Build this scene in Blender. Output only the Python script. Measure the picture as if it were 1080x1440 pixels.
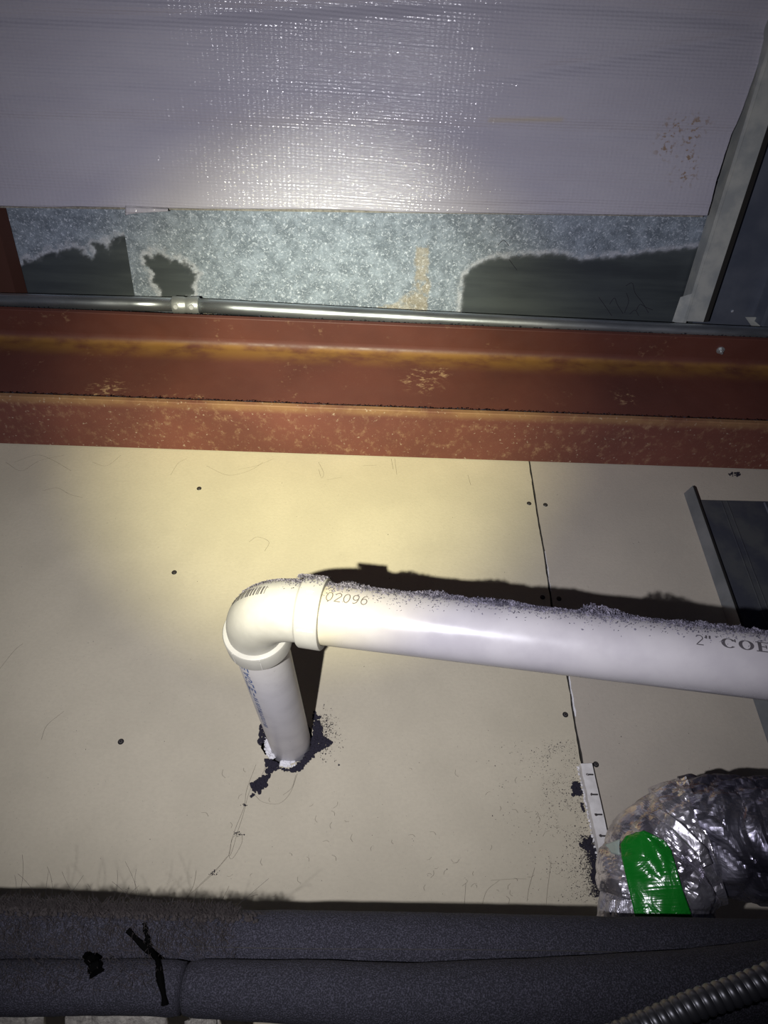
import bpy, bmesh, math, random
from mathutils import Vector, Matrix, noise
from mathutils.geometry import tessellate_polygon
from mathutils.bvhtree import BVHTree

for o in list(bpy.data.objects): bpy.data.objects.remove(o)
S = bpy.context.scene
COL = S.collection
R = math.radians
V = Vector
random.seed(7)

# ------------------------------------------------------------------ camera
F = 1020.0
PITCH, ROLL, YAW = R(37.8), R(-.2), R(2.6)
_f = V((0, math.cos(PITCH), math.sin(PITCH)))
_u0 = V((0, -math.sin(PITCH), math.cos(PITCH)))
_r0 = V((1, 0, 0))
_r = _r0*math.cos(ROLL) - _u0*math.sin(ROLL)
_u = _u0*math.cos(ROLL) + _r0*math.sin(ROLL)
_Z = Matrix.Rotation(-YAW, 3, 'Z'); _f, _r, _u = _Z@_f, _Z@_r, _Z@_u
cam = bpy.data.cameras.new('camera')
co = bpy.data.objects.new('camera', cam); COL.objects.link(co)
cam.sensor_fit = 'VERTICAL'; cam.sensor_height = 36.0; cam.lens = 36.0*F/1440.0
cam.clip_start = 0.02; cam.clip_end = 50
co.matrix_world = Matrix(((_r.x, _u.x, -_f.x, 0), (_r.y, _u.y, -_f.y, 0), (_r.z, _u.z, -_f.z, 0), (0, 0, 0, 1)))
S.camera = co

def ray(px, py): return _f + _r*((px-540)/F) - _u*((py-720)/F)
def atY(px, py, Y): d = ray(px, py); return d*(Y/d.y)
def atD(px, py, z): return ray(px, py)*z
def at_plane(px, py, p0, n):
    d = ray(px, py); return d*(p0.dot(n)/d.dot(n))
def proj(p):
    z = p.dot(_f); return 540+F*p.dot(_r)/z, 720-F*p.dot(_u)/z

# main heights and distances of the place (the camera is at the origin)
WY = atD(408, 1062, 1.069).y                       # face of the drywall
FZ0 = atY(540, 643, WY).z                           # underside of the red beam
front = ray(540, 577).y*FZ0/ray(540, 577).z         # front edge of its flanges
webY = (front+WY)/2
HT = atY(540, 487, webY-.016).z                     # underside of its top flange
ftop = ray(540, 457).y*HT/ray(540, 457).z
H0 = HT+.115                                        # roof deck above the wall

# ------------------------------------------------------------------ light, world, exposure
w = bpy.data.worlds.new('dark_roof_void'); S.world = w; w.use_nodes = True
w.node_tree.nodes['Background'].inputs[0].default_value = (.55, .6, 1.0, 1)
w.node_tree.nodes['Background'].inputs[1].default_value = 0.010
S.view_settings.view_transform = 'Standard'; S.view_settings.look = 'None'
S.view_settings.gamma = 1; S.view_settings.use_curve_mapping = False
S.view_settings.exposure = 0.0
TORCH = V((-.131, .0205, -.020))
def spot(name, energy, color, size, blend, aim, radius=.0045):
    l = bpy.data.lights.new(name, 'SPOT'); l.energy = energy; l.color = color
    l.spot_size = R(size); l.spot_blend = blend; l.shadow_soft_size = radius
    o = bpy.data.objects.new(name, l); COL.objects.link(o); o.location = TORCH
    d = (aim-TORCH).normalized(); o.rotation_euler = d.to_track_quat('-Z', 'Y').to_euler()
spot('torch_spill', 50, (.93, .92, 1.0), 102, 1.0, atY(500, 640, 1.08))
spot('torch_beam', 112, (1.0, .93, .50), 45, 1.0, atY(450, 580, 1.05))
spot('torch_core', 46, (.82, .92, 1.0), 27, 1.0, atY(480, 425, 1.05))

# ------------------------------------------------------------------ materials
def mat(name, base, rough=.6, metal=0.0, spec=.5):
    m = bpy.data.materials.new(name); m.use_nodes = True
    b = m.node_tree.nodes['Principled BSDF']
    b.inputs['Base Color'].default_value = (*base, 1); b.inputs['Roughness'].default_value = rough
    b.inputs['Metallic'].default_value = metal; b.inputs['Specular IOR Level'].default_value = spec
    return m
class NT:
    """small node helper"""
    def __init__(s, m):
        s.m = m; s.t = m.node_tree; s.b = s.t.nodes['Principled BSDF']
        s.tc = s.t.nodes.new('ShaderNodeTexCoord')
    def n(s, k, **kw):
        x = s.t.nodes.new(k)
        for a, v in kw.items(): setattr(x, a, v)
        return x
    def l(s, a, b): s.t.links.new(a, b)
    def coord(s, sc=(1, 1, 1), rot=(0, 0, 0)):
        mp = s.n('ShaderNodeMapping'); mp.inputs['Scale'].default_value = sc; mp.inputs['Rotation'].default_value = rot
        s.l(s.tc.outputs['Object'], mp.inputs['Vector']); return mp.outputs[0]
    def noise(s, scale, detail=4, sc=(1, 1, 1), rough=.55, dist=0):
        x = s.n('ShaderNodeTexNoise'); x.inputs['Scale'].default_value = scale; x.inputs['Detail'].default_value = detail
        x.inputs['Roughness'].default_value = rough; x.inputs['Distortion'].default_value = dist
        s.l(s.coord(sc), x.inputs['Vector']); return x.outputs[0]
    def vor(s, scale, feature='F1', sc=(1, 1, 1)):
        x = s.n('ShaderNodeTexVoronoi'); x.feature = feature; x.inputs['Scale'].default_value = scale
        s.l(s.coord(sc), x.inputs['Vector']); return x.outputs[0]
    def ramp(s, fac, a, b, va=0., vb=1.):
        x = s.n('ShaderNodeMapRange'); x.interpolation_type = 'SMOOTHSTEP'
        for i, v in zip((1, 2, 3, 4), (a, b, va, vb)): x.inputs[i].default_value = v
        s.l(fac, x.inputs[0]); return x.outputs[0]
    def mth(s, op, a, b=None, c=None):
        x = s.n('ShaderNodeMath'); x.operation = op
        for i, v in enumerate((a, b, c)):
            if v is None: continue
            if isinstance(v, (int, float)): x.inputs[i].default_value = v
            else: s.l(v, x.inputs[i])
        return x.outputs[0]
    def mix(s, fac, a, b):
        x = s.n('ShaderNodeMix'); x.data_type = 'RGBA'
        for i, v in ((0, fac), (6, a), (7, b)):
            if isinstance(v, (int, float)): x.inputs[i].default_value = v
            elif isinstance(v, tuple): x.inputs[i].default_value = (*v, 1)
            else: s.l(v, x.inputs[i])
        return x.outputs[2]
    def color(s, c): s.l(c, s.b.inputs['Base Color'])
    def rough(s, c): s.l(c, s.b.inputs['Roughness'])
    def bump(s, h, strength=.3, dist=.001):
        x = s.n('ShaderNodeBump'); x.inputs['Strength'].default_value = strength; x.inputs['Distance'].default_value = dist
        s.l(h, x.inputs['Height']); s.l(x.outputs[0], s.b.inputs['Normal'])
    def sep(s, rot=(0, 0, 0)):
        x = s.n('ShaderNodeSeparateXYZ'); s.l(s.coord((1, 1, 1), rot), x.inputs[0]); return x.outputs
    def attr(s, name):
        x = s.n('ShaderNodeAttribute'); x.attribute_name = name
        y = s.n('ShaderNodeSeparateColor'); s.l(x.outputs['Color'], y.inputs[0]); return y.outputs

def m_drywall(name, c1, c2):
    m = mat(name, c1, .9, spec=.2); t = NT(m)
    a = t.ramp(t.noise(9, 5), .3, .7)
    c = t.mix(a, c1, c2)
    b = t.ramp(t.noise(160, 3, sc=(1, 1, 1.6)), .3, .75)
    c = t.mix(t.mth('MULTIPLY', b, .22), c, tuple(x*.74 for x in c1))
    sp = t.ramp(t.noise(420, 2), .70, .78)
    c = t.mix(t.mth('MULTIPLY', sp, .35), c, (.12, .1, .08))
    t.color(c); t.bump(t.noise(260, 4), .22, .0012)
    return m
DRY = m_drywall('drywall_paper', (.54, .49, .375), (.49, .445, .34))
DRY2 = m_drywall('drywall_paper_dimmed', (.46, .415, .345), (.42, .38, .32))  # same paper, greyed and darkened for the torch's cooler, weaker spill
GYP = mat('gypsum_core', (.72, .71, .72), .95); t = NT(GYP); t.bump(t.noise(300, 4), .6, .002)
EDGE = mat('shaded_board_edge', (.07, .062, .055), .95)  # cut edges coloured near black to carry the shade inside the joint
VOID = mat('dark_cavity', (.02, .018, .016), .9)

RED = mat('red_primer', (.2, .055, .038), .5, spec=.35); t = NT(RED)
xyz = t.sep()
base = t.mix(t.ramp(t.noise(5, 5), .3, .7), (.125, .043, .031), (.095, .034, .026))
fl = t.ramp(t.noise(70, 6, rough=.7), .56, .68)
patch = t.ramp(t.noise(11, 3), .52, .66)
base = t.mix(t.mth('MULTIPLY', t.mth('MULTIPLY', fl, patch), .35), base, (.42, .28, .16))
# orange rust bloom under the top fillet of the web
wz = t.ramp(xyz[2], HT-.062, HT-.014); wz2 = t.ramp(xyz[2], HT-.008, HT-.001, 1, 0)
ywall = t.ramp(xyz[1], webY-.035, webY-.023)
rustn = t.ramp(t.noise(26, 6, sc=(.5, 1, 1)), .28, .62)
rz = t.mth('MULTIPLY', t.mth('MULTIPLY', wz, wz2), t.mth('MULTIPLY', ywall, rustn))
base = t.mix(t.mth('MULTIPLY', rz, .8), base, (.26, .135, .035))
for bp, br in (((590, 535), .05), ((150, 552), .055), ((275, 563), .025), ((620, 525), .03), ((880, 560), .03)):
    c_ = atY(bp[0], bp[1], webY-.004)
    vd = t.n('ShaderNodeVectorMath', operation='DISTANCE'); t.l(t.coord(), vd.inputs[0]); vd.inputs[1].default_value = c_
    k_ = t.mth('MULTIPLY', t.ramp(vd.outputs['Value'], br, br*.3), t.ramp(t.noise(75, 7, sc=(.7, 1, 1.5), rough=.7, dist=.5), .52, .62))
    base = t.mix(t.mth('MULTIPLY', k_, .75), base, (.42, .27, .15))
t.color(base); t.rough(t.ramp(t.noise(30, 4), .3, .7, .42, .62)); t.bump(t.noise(140, 5), .15, .001)

REDB = mat('red_primer_rusted', (.24, .055, .034), .6, spec=.3); t = NT(REDB)
xyz = t.sep()
base = t.mix(t.ramp(t.noise(5, 5), .3, .7), (.16, .055, .041), (.12, .042, .033))
mott = t.mth('MULTIPLY', t.ramp(t.noise(62, 8, sc=(1, .7, 1), rough=.72), .5, .72), t.ramp(t.noise(13, 3), .35, .6, .35, 1))
base = t.mix(t.mth('MULTIPLY', mott, .75), base, (.33, .21, .125))
ed = t.mth('MULTIPLY', t.ramp(xyz[1], front+.022, front+.003), t.ramp(t.noise(18, 5, sc=(.5, 1, 1)), .22, .6))
base = t.mix(t.mth('MULTIPLY', ed, .6), base, (.30, .18, .08))
wh = t.ramp(t.noise(150, 5), .64, .7)
base = t.mix(t.mth('MULTIPLY', wh, .5), base, (.5, .42, .32))
t.color(base); t.bump(t.noise(120, 6), .3, .001)

GALV = mat('galvanised_clean', (.2, .22, .24), .5, .55); t = NT(GALV)
c = t.mix(t.ramp(t.noise(14, 5, sc=(.4, 1, 1)), .3, .7), (.18, .2, .22), (.27, .29, .31))
t.color(c); t.rough(t.ramp(t.noise(40, 4), .3, .7, .4, .6)); t.bump(t.noise(90, 4, sc=(.2, 1, 1)), .08, .001)
GALVP = mat('galvanised_purlin', (.34, .35, .34), .6, .15); t = NT(GALVP)
c = t.mix(t.ramp(t.noise(22, 6), .35, .65), (.34, .36, .36), (.48, .49, .46))
t.color(c); t.bump(t.noise(60, 4), .15, .001)
BLUEG = mat('galvanised_blue_cast', (.15, .17, .22), .45, .5); t = NT(BLUEG)
c = t.mix(t.ramp(t.noise(12, 5), .3, .7), (.13, .15, .2), (.2, .22, .27)); t.color(c); t.bump(t.noise(50, 4), .1, .001)
DARKP = mat('dark_grey_sheet', (.085, .09, .1), .55, .3); t = NT(DARKP)
c = t.mix(t.ramp(t.noise(14, 5), .35, .6), (.1, .105, .11), (.06, .065, .085)); t.color(c); t.bump(t.noise(40, 4), .1, .001)

DECK = mat('galvanised_white_rust', (.4, .4, .4), .55, .25); t = NT(DECK)
at = t.attr('stain')
clean = t.mix(t.ramp(t.noise(12, 5, sc=(.3, 1, 1)), .3, .7), (.045, .054, .062), (.075, .088, .096))
streak = t.ramp(t.noise(50, 3, sc=(.08, 1, 1)), .35, .7)
clean = t.mix(t.mth('MULTIPLY', streak, .3), clean, (.12, .14, .14))
cr = t.ramp(t.noise(190, 5, rough=.7, dist=.8), .52, .66)
crust = t.mix(t.ramp(t.noise(34, 6, rough=.7), .35, .68), (.17, .205, .25), (.33, .385, .46))
crust = t.mix(t.mth('MULTIPLY', cr, .85), crust, (.70, .76, .86))
c = t.mix(at[0], clean, crust)
rim = t.mth('MULTIPLY', at[1], t.ramp(t.noise(70, 4), .25, .6))
c = t.mix(t.mth('MULTIPLY', rim, .85), c, (.55, .57, .63))
rn = t.mth('MULTIPLY', at[2], t.ramp(t.noise(60, 5), .28, .5))
c = t.mix(rn, c, (.60, .40, .10))
t.color(c); t.rough(t.mth('MULTIPLY_ADD', at[0], .12, .48))
t.bump(t.mth('MULTIPLY', at[0], t.noise(150, 5, rough=.7, dist=.6)), .7, .003)

VINYL = mat('white_vinyl_facing', (.72, .7, .72), .10, spec=.32); t = NT(VINYL)
xyz = t.sep()
nz = t.noise(7, 3)
rows = t.mth('SINE', t.mth('MULTIPLY_ADD', nz, 2.2, t.mth('MULTIPLY', xyz[1], 2*math.pi/.0052)))
cols = t.mth('SINE', t.mth('MULTIPLY', xyz[0], 2*math.pi/.0088))
weave = t.mth('ADD', t.mth('MULTIPLY', rows, .42), t.mth('MULTIPLY', cols, .15))
weave = t.mth('ADD', weave, t.mth('MULTIPLY', t.noise(60, 3, sc=(.25, 1, 1)), 1.6))
weave = t.mth('ADD', weave, t.mth('MULTIPLY', t.noise(220, 2), 1.1))
c = t.mix(t.ramp(t.noise(5, 4, sc=(.5, 1.5, 1)), .3, .7), (.51, .495, .565), (.45, .435, .51))
c = t.mix(t.mth('MULTIPLY', t.ramp(rows, -1, 0, 1, 0), .06), c, (.45, .44, .48))
at = t.attr('stain')
c = t.mix(t.mth('MULTIPLY', at[0], t.ramp(t.noise(120, 5), .54, .64)), c, (.30, .21, .14))
c = t.mix(t.mth('MULTIPLY', at[1], .6), c, (.5, .42, .28))
t.color(c); t.bump(weave, .55, .0011)

PVC = mat('white_pvc', (.72, .70, .68), .3, spec=.5); t = NT(PVC)
c = t.mix(t.ramp(t.noise(20, 5), .35, .7), (.74, .72, .70), (.66, .64, .63))
sm = t.ramp(t.noise(45, 6, sc=(.35, 1, 1)), .64, .72)
c = t.mix(t.mth('MULTIPLY', sm, .3), c, (.42, .38, .34))
t.color(c); t.rough(t.ramp(t.noise(30, 3), .3, .7, .25, .4)); t.bump(t.noise(80, 3), .04, .001)
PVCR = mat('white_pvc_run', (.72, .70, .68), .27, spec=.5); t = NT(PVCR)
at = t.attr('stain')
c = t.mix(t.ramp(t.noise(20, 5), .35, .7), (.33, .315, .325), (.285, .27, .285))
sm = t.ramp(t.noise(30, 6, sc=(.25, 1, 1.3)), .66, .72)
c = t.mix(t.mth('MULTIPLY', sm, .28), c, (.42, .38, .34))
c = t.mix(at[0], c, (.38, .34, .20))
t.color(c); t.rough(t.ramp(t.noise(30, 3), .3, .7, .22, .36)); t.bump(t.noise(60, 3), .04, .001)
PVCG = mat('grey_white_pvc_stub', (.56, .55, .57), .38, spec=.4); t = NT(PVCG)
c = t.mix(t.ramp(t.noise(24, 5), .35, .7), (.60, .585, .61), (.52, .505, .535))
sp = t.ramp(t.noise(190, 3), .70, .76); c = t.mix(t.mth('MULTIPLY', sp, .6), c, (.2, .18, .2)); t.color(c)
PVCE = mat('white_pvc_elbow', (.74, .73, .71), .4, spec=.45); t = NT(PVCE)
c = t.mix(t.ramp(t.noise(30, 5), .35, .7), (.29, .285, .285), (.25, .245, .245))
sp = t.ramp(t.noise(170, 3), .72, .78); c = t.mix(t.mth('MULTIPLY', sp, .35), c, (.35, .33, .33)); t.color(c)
INK = mat('black_ink', (.05, .045, .05), .6); INKG = mat('grey_ink', (.07, .06, .055), .6); BLUE = mat('blue_ink', (.05, .10, .27), .6)
DUST = mat('grey_dust', (.27, .26, .32), 1, spec=.1); t = NT(DUST); t.color(t.mix(t.ramp(t.noise(150, 3), .3, .7), (.04, .038, .052), (.16, .15, .19)))
CRUMB = mat('black_crumb', (.026, .024, .034), 1, spec=.1)
BROWN = mat('brown_lint', (.034, .029, .028), 1, spec=.1)
HAIR = mat('dark_hair', (.10, .08, .055), .9, spec=.2)
EMT = mat('zinc_conduit', (.55, .58, .62), .3, .88); t = NT(EMT)
c = t.mix(t.ramp(t.noise(30, 6, sc=(.2, 1, 1)), .4, .65), (.6, .63, .66), (.4, .43, .46)); t.color(c)
t.rough(t.ramp(t.noise(24, 5, sc=(.3, 1, 1)), .3, .7, .26, .38)); t.bump(t.noise(90, 4), .08, .001)
CAST = mat('cast_zinc', (.5, .52, .52), .42, .7); t = NT(CAST); t.bump(t.noise(200, 4), .4, .001)
STEEL = mat('bright_screw', (.75, .76, .78), .3, .5); BLACKM = mat('black_screw', (.03, .03, .035), .4, .6)
FOIL = mat('crumpled_foil', (.56, .55, .60), .2, .88); t = NT(FOIL)
c = t.mix(t.ramp(t.noise(30, 5), .35, .7), (.62, .60, .65), (.30, .285, .33)); t.color(c)
t.rough(t.ramp(t.noise(18, 4), .35, .7, .2, .38))
t.bump(t.mth('ADD', t.noise(24, 4, rough=.5, dist=1.6), t.mth('MULTIPLY', t.vor(36), .4)), .55, .006)
FOILK = mat('crumpled_foil_kraft', (.5, .47, .45), .34, .7); t = NT(FOILK)
c = t.mix(t.ramp(t.noise(35, 5, sc=(2, 1, .5)), .6, .72), (.42, .41, .46), (.26, .225, .20)); t.color(c)
t.bump(t.noise(40, 4, sc=(2.6, 2.6, .7), dist=1.2), .75, .008)
FOILD = mat('dusty_dark_foil', (.2, .19, .25), .3, .9); t = NT(FOILD)
c = t.mix(t.ramp(t.noise(14, 5), .4, .6), (.3, .29, .35), (.1, .095, .13)); t.color(c)
t.rough(t.ramp(t.noise(12, 5), .4, .6, .2, .5)); t.bump(t.mth('ADD', t.noise(16, 4, dist=1.4), t.mth('MULTIPLY', t.vor(26), .6)), .5, .007)
TAPE = mat('green_tape', (.005, .135, .012), .22, spec=.6); t = NT(TAPE); t.bump(t.mth('ADD', t.noise(26, 4, dist=1.5), t.mth('MULTIPLY', t.noise(22, 2, sc=(.2, .2, 9)), .35)), .6, .005)
FOAM = mat('black_foam', (.034, .034, .05), .85, spec=.35); t = NT(FOAM)
fn = t.noise(900, 2); c = t.mix(t.ramp(fn, .4, .75), (.009, .009, .014), (.05, .048, .066)); t.color(c)
t.bump(t.mth('ADD', fn, t.mth('MULTIPLY', t.noise(90, 3), .6)), .9, .0018)
FLEXM = mat('flex_metal', (.11, .11, .12), .38, .8)
FIBRE = mat('pale_fibre', (.42, .40, .38), .95); t = NT(FIBRE); t.color(t.mix(t.ramp(t.noise(120, 6, rough=.7), .35, .65), (.34, .32, .28), (.19, .175, .155))); t.bump(t.noise(160, 5), .8, .004)

# ------------------------------------------------------------------ mesh helpers
def link(name, me, m, parent=None):
    o = bpy.data.objects.new(name, me); COL.objects.link(o)
    if m is not None:
        for x in (m if isinstance(m, (list, tuple)) else [m]): me.materials.append(x)
    if parent: o.parent = parent
    return o
class MB:
    def __init__(s): s.v = []; s.f = []; s.mi = []; s.k = 0
    def add(s, vs, fs):
        n = len(s.v); s.v += [tuple(x) for x in vs]; s.f += [tuple(i+n for i in f) for f in fs]; s.mi += [s.k]*len(fs); return s
    def box(s, a, b):
        x0, y0, z0 = a; x1, y1, z1 = b
        vs = [(x0,y0,z0),(x1,y0,z0),(x1,y1,z0),(x0,y1,z0),(x0,y0,z1),(x1,y0,z1),(x1,y1,z1),(x0,y1,z1)]
        return s.add(vs, [(0,3,2,1),(4,5,6,7),(0,1,5,4),(1,2,6,5),(2,3,7,6),(3,0,4,7)])
    def obox(s, c, ax, ay, az):     # centre and three half axis vectors
        vs = [c+ax*i+ay*j+az*k for k in (-1, 1) for j in (-1, 1) for i in (-1, 1)]
        return s.add(vs, [(0,2,3,1),(4,5,7,6),(0,1,5,4),(1,3,7,5),(3,2,6,7),(2,0,4,6)])
    def blob(s, c, r, squash=(1, 1, 1), seed=None):
        t = (1+5**.5)/2
        vs = [(-1,t,0),(1,t,0),(-1,-t,0),(1,-t,0),(0,-1,t),(0,1,t),(0,-1,-t),(0,1,-t),(t,0,-1),(t,0,1),(-t,0,-1),(-t,0,1)]
        fs = [(0,11,5),(0,5,1),(0,1,7),(0,7,10),(0,10,11),(1,5,9),(5,11,4),(11,10,2),(10,7,6),(7,1,8),(3,9,4),(3,4,2),(3,2,6),(3,6,8),(3,8,9),(4,9,5),(2,4,11),(6,2,10),(8,6,7),(9,8,1)]
        out = []
        for x in vs:
            q = V(x)/1.9*r*random.uniform(.55, 1.25); out.append(c+V((q.x*squash[0], q.y*squash[1], q.z*squash[2])))
        return s.add(out, fs)
    def chip(s, c, r, squash=(1, 1, 1)):
        vs = [c+V((random.uniform(-1, 1)*r*squash[0], random.uniform(-1, 1)*r*squash[1], random.uniform(-1, 1)*r*squash[2])) for _ in range(4)]
        return s.add(vs, [(0,1,2),(0,3,1),(0,2,3),(1,3,2)])
    def strand(s, pts, r):
        rings = []
        for i, p in enumerate(pts):
            d = (pts[min(i+1, len(pts)-1)]-pts[max(i-1, 0)]).normalized()
            a = d.cross(V((0, 0, 1)) if abs(d.z) < .9 else V((1, 0, 0))).normalized(); b = d.cross(a)
            rings.append([p+(a*math.cos(k*2.094)+b*math.sin(k*2.094))*r for k in range(3)])
        vs = [q for rg in rings for q in rg]; fs = []
        for i in range(len(pts)-1):
            for k in range(3): fs.append((i*3+k, i*3+(k+1) % 3, i*3+3+(k+1) % 3, i*3+3+k))
        return s.add(vs, fs)
    def build(s, name, m, parent=None, smooth=False):
        me = bpy.data.meshes.new(name); me.from_pydata(s.v, [], s.f); me.validate()
        if any(s.mi): me.polygons.foreach_set('material_index', s.mi)
        if smooth: me.polygons.foreach_set('use_smooth', [True]*len(me.polygons))
        me.update(); return link(name, me, m, parent)
def frames(pts, up=V((0, 0, 1))):
    out = []; n = None
    for i, p in enumerate(pts):
        d = (pts[min(i+1, len(pts)-1)]-pts[max(i-1, 0)]).normalized()
        if n is None: n = (up-d*up.dot(d)).normalized()
        else: n = (n-d*n.dot(d)).normalized()
        out.append((p, d, n, d.cross(n)))
    return out
def tube(mb, pts, rad, seg=32, disp=None, cap=True, up=V((0, 0, 1)), sq=None):
    fr = frames(pts, up); n = len(pts); vs = []; fs = []
    for i, (p, d, a, b) in enumerate(fr):
        r = rad[i] if isinstance(rad, (list, tuple)) else rad
        for k in range(seg):
            th = 2*math.pi*k/seg; q = a*math.cos(th)+b*math.sin(th)
            rr = r*(sq(th) if sq else 1); pos = p+q*rr
            if disp: pos = pos+q*disp(pos, i/(n-1), th)
            vs.append(pos)
    for i in range(n-1):
        for k in range(seg):
            k2 = (k+1) % seg; fs.append((i*seg+k, i*seg+k2, (i+1)*seg+k2, (i+1)*seg+k))
    if cap: fs.append(tuple(reversed(range(seg)))); fs.append(tuple((n-1)*seg+k for k in range(seg)))
    return mb.add(vs, fs)
def lerp_path(pts, n):
    """Catmull-Rom through pts"""
    P = [pts[0]*2-pts[1]]+list(pts)+[pts[-1]*2-pts[-2]]; out = []
    m = len(pts)-1
    for i in range(n+1):
        u = i/n*m; k = min(int(u), m-1); f = u-k
        a, b, c, d = P[k], P[k+1], P[k+2], P[k+3]
        out.append(.5*((2*b)+(c-a)*f+(2*a-5*b+4*c-d)*f*f+(3*b-a-3*c+d)*f**3))
    return out
def bevel(o, w=.001, seg=2):
    md = o.modifiers.new('bevel', 'BEVEL'); md.width = w; md.segments = seg; md.limit_method = 'ANGLE'; return o
def thing(name, label, cat, loc=(0, 0, 0), group=None):
    o = bpy.data.objects.new(name, None); COL.objects.link(o); o.location = loc; o.empty_display_size = .02
    o['label'] = label; o['category'] = cat
    if group: o['group'] = group
    return o
def tag(o, label, cat, group=None, kind=None):
    o['label'] = label; o['category'] = cat
    if group: o['group'] = group
    if kind: o['kind'] = kind
    return o
def place(root, kids=None):
    """keep world coordinates of children whose mesh is written in world space"""
    for c in root.children: c.matrix_parent_inverse = Matrix.Translation(-V(root.location))
def in_poly(x, y, poly):
    c = False; j = len(poly)-1
    for i in range(len(poly)):
        xi, yi = poly[i]; xj, yj = poly[j]
        if (yi > y) != (yj > y) and x < (xj-xi)*(y-yi)/(yj-yi)+xi: c = not c
        j = i
    return c
def seg_d(x, y, poly, closed=True):
    best = 1e9
    for i in range(len(poly) if closed else len(poly)-1):
        ax, ay = poly[i]; bx, by = poly[(i+1) % len(poly)]
        dx, dy = bx-ax, by-ay; L = dx*dx+dy*dy
        u = max(0, min(1, ((x-ax)*dx+(y-ay)*dy)/L)) if L else 0
        best = min(best, math.hypot(x-ax-u*dx, y-ay-u*dy))
    return best

# ------------------------------------------------------------------ the wall (two drywall boards, a slot between them)
def W(px, py, off=0): return atY(px, py, WY-off)
ZB, ZT = -.42, FZ0+.03                    # board bottom and top
wall = bpy.data.objects.new('wall_back', None); COL.objects.link(wall); wall['kind'] = 'structure'
def board(name, outer, holes, m, thick=.0127, parent=wall):
    loops = [[V((x, z, 0)) for x, z in outer]]+[[V((x, z, 0)) for x, z in h] for h in holes]
    flat = [p for l in loops for p in l]
    tris = tessellate_polygon(loops)
    vs = [(p.x, WY, p.y) for p in flat]+[(p.x, WY+thick, p.y) for p in flat]; n = len(flat); fs = []
    mi = []
    for tr in tris:
        a, b, c = tr
        nrm = (flat[b]-flat[a]).cross(flat[c]-flat[a]).z
        if nrm < 0: a, b, c = a, c, b
        fs.append((a, b, c)); mi.append(0)           # faces -Y
        fs.append((a+n, c+n, b+n)); mi.append(0)
    st = 0
    for l in loops:
        k = len(l)
        for i in range(k):
            fs.append((st+i, st+(i+1) % k, st+(i+1) % k+n, st+i+n)); mi.append(1)
        st += k
    me = bpy.data.meshes.new(name); me.from_pydata(vs, [], fs); me.polygons.foreach_set('material_index', mi); me.update()
    return link(name, me, [m, EDGE], parent)
# joint line points (pixels along the slot), converted onto the wall
jl = [(745, 652), (751, 690), (757, 730), (766, 780), (776, 850), (788, 900), (800, 960), (809, 1020), (820, 1078), (840, 1190), (858, 1300)]
jp = [W(*p) for p in jl]
xj = lambda z: next((a.x+(b.x-a.x)*(a.z-z)/(a.z-b.z) for a, b in zip(jp, jp[1:]) if b.z <= z <= a.z), jp[0].x if z > jp[0].z else jp[-1].x)
left_edge, right_edge = [], []
N = 150
for i in range(N+1):
    z = ZB+(ZT-ZB)*i/N; x = xj(z)
    jit = noise.noise(V((0, 3, z*60)))*.0012
    gap = .0019+.0012*noise.noise(V((9, 0, z*22)))
    left_edge.append((x-gap+jit, z)); right_edge.append((x+gap*.7+noise.noise(V((5, 3, z*90)))*.0006, z))
# ragged hole round the stub
STUB_B = W(408, 1042); STUB_B = V((STUB_B.x, WY, STUB_B.z))
hole = []
for i in range(72):
    a = 2*math.pi*i/72
    r = .0345+.004*noise.noise(V((math.cos(a)*2.4, math.sin(a)*2.4, 4)))+.002*noise.noise(V((math.cos(a)*9, math.sin(a)*9, 2)))
    if math.cos(a) < -.1: r += .007*max(0, -math.cos(a))
    hole.append((STUB_B.x+r*math.cos(a), STUB_B.z+r*math.sin(a)))
board('drywall_panel', [(-1.6, ZB)]+left_edge+[(-1.6, ZT)], [hole], DRY)
board('drywall_panel', [(1.7, ZT)]+list(reversed(right_edge))+[(1.7, ZB)], [], DRY2)
o = MB().box((-1.6, WY+.03, ZB), (1.7, WY+.04, H0+.1)).build('cavity_dark_sheet', VOID, wall)  # near-black sheet stands in for the unlit cavity behind the boards
# torn white paper on the right lip of the joint
mb = MB()
for i in range(len(right_edge)-1):
    x, z = right_edge[i]; x2, z2 = right_edge[i+1]
    px, py = proj(V((x, WY, z)))
    wd = .0036 if 950 < py < 1010 else (.0018 if 775 < py < 835 else 0)
    if wd:
        w1 = wd*(.5+noise.noise(V((z*50, 1, 1)))); w2 = wd*(.5+noise.noise(V((z2*50, 1, 1))))
        w1 = max(w1, .0004); w2 = max(w2, .0004)
        mb.add([(x, WY-.0003, z), (x+w1, WY-.0003, z), (x+w2, WY-.0003, z2), (x, WY-.0003, z2), (x, WY+.002, z), (x, WY+.002, z2)], [(0, 1, 2, 3), (4, 0, 3, 5)])
mb.build('torn_paper_edge', GYP, wall)
# white torn gypsum showing at the lower left of the hole
mb = MB()
for i in range(150):
    a = random.uniform(R(172), R(285)); rr = random.uniform(.031, .038)
    if R(228) < a < R(250): continue
    mb.blob(V((STUB_B.x+rr*math.cos(a), WY+random.uniform(-.0005, .003), STUB_B.z+rr*math.sin(a))), random.uniform(.0018, .0038), (1, .6, 1))
mb.build('broken_gypsum', GYP, wall)
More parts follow.
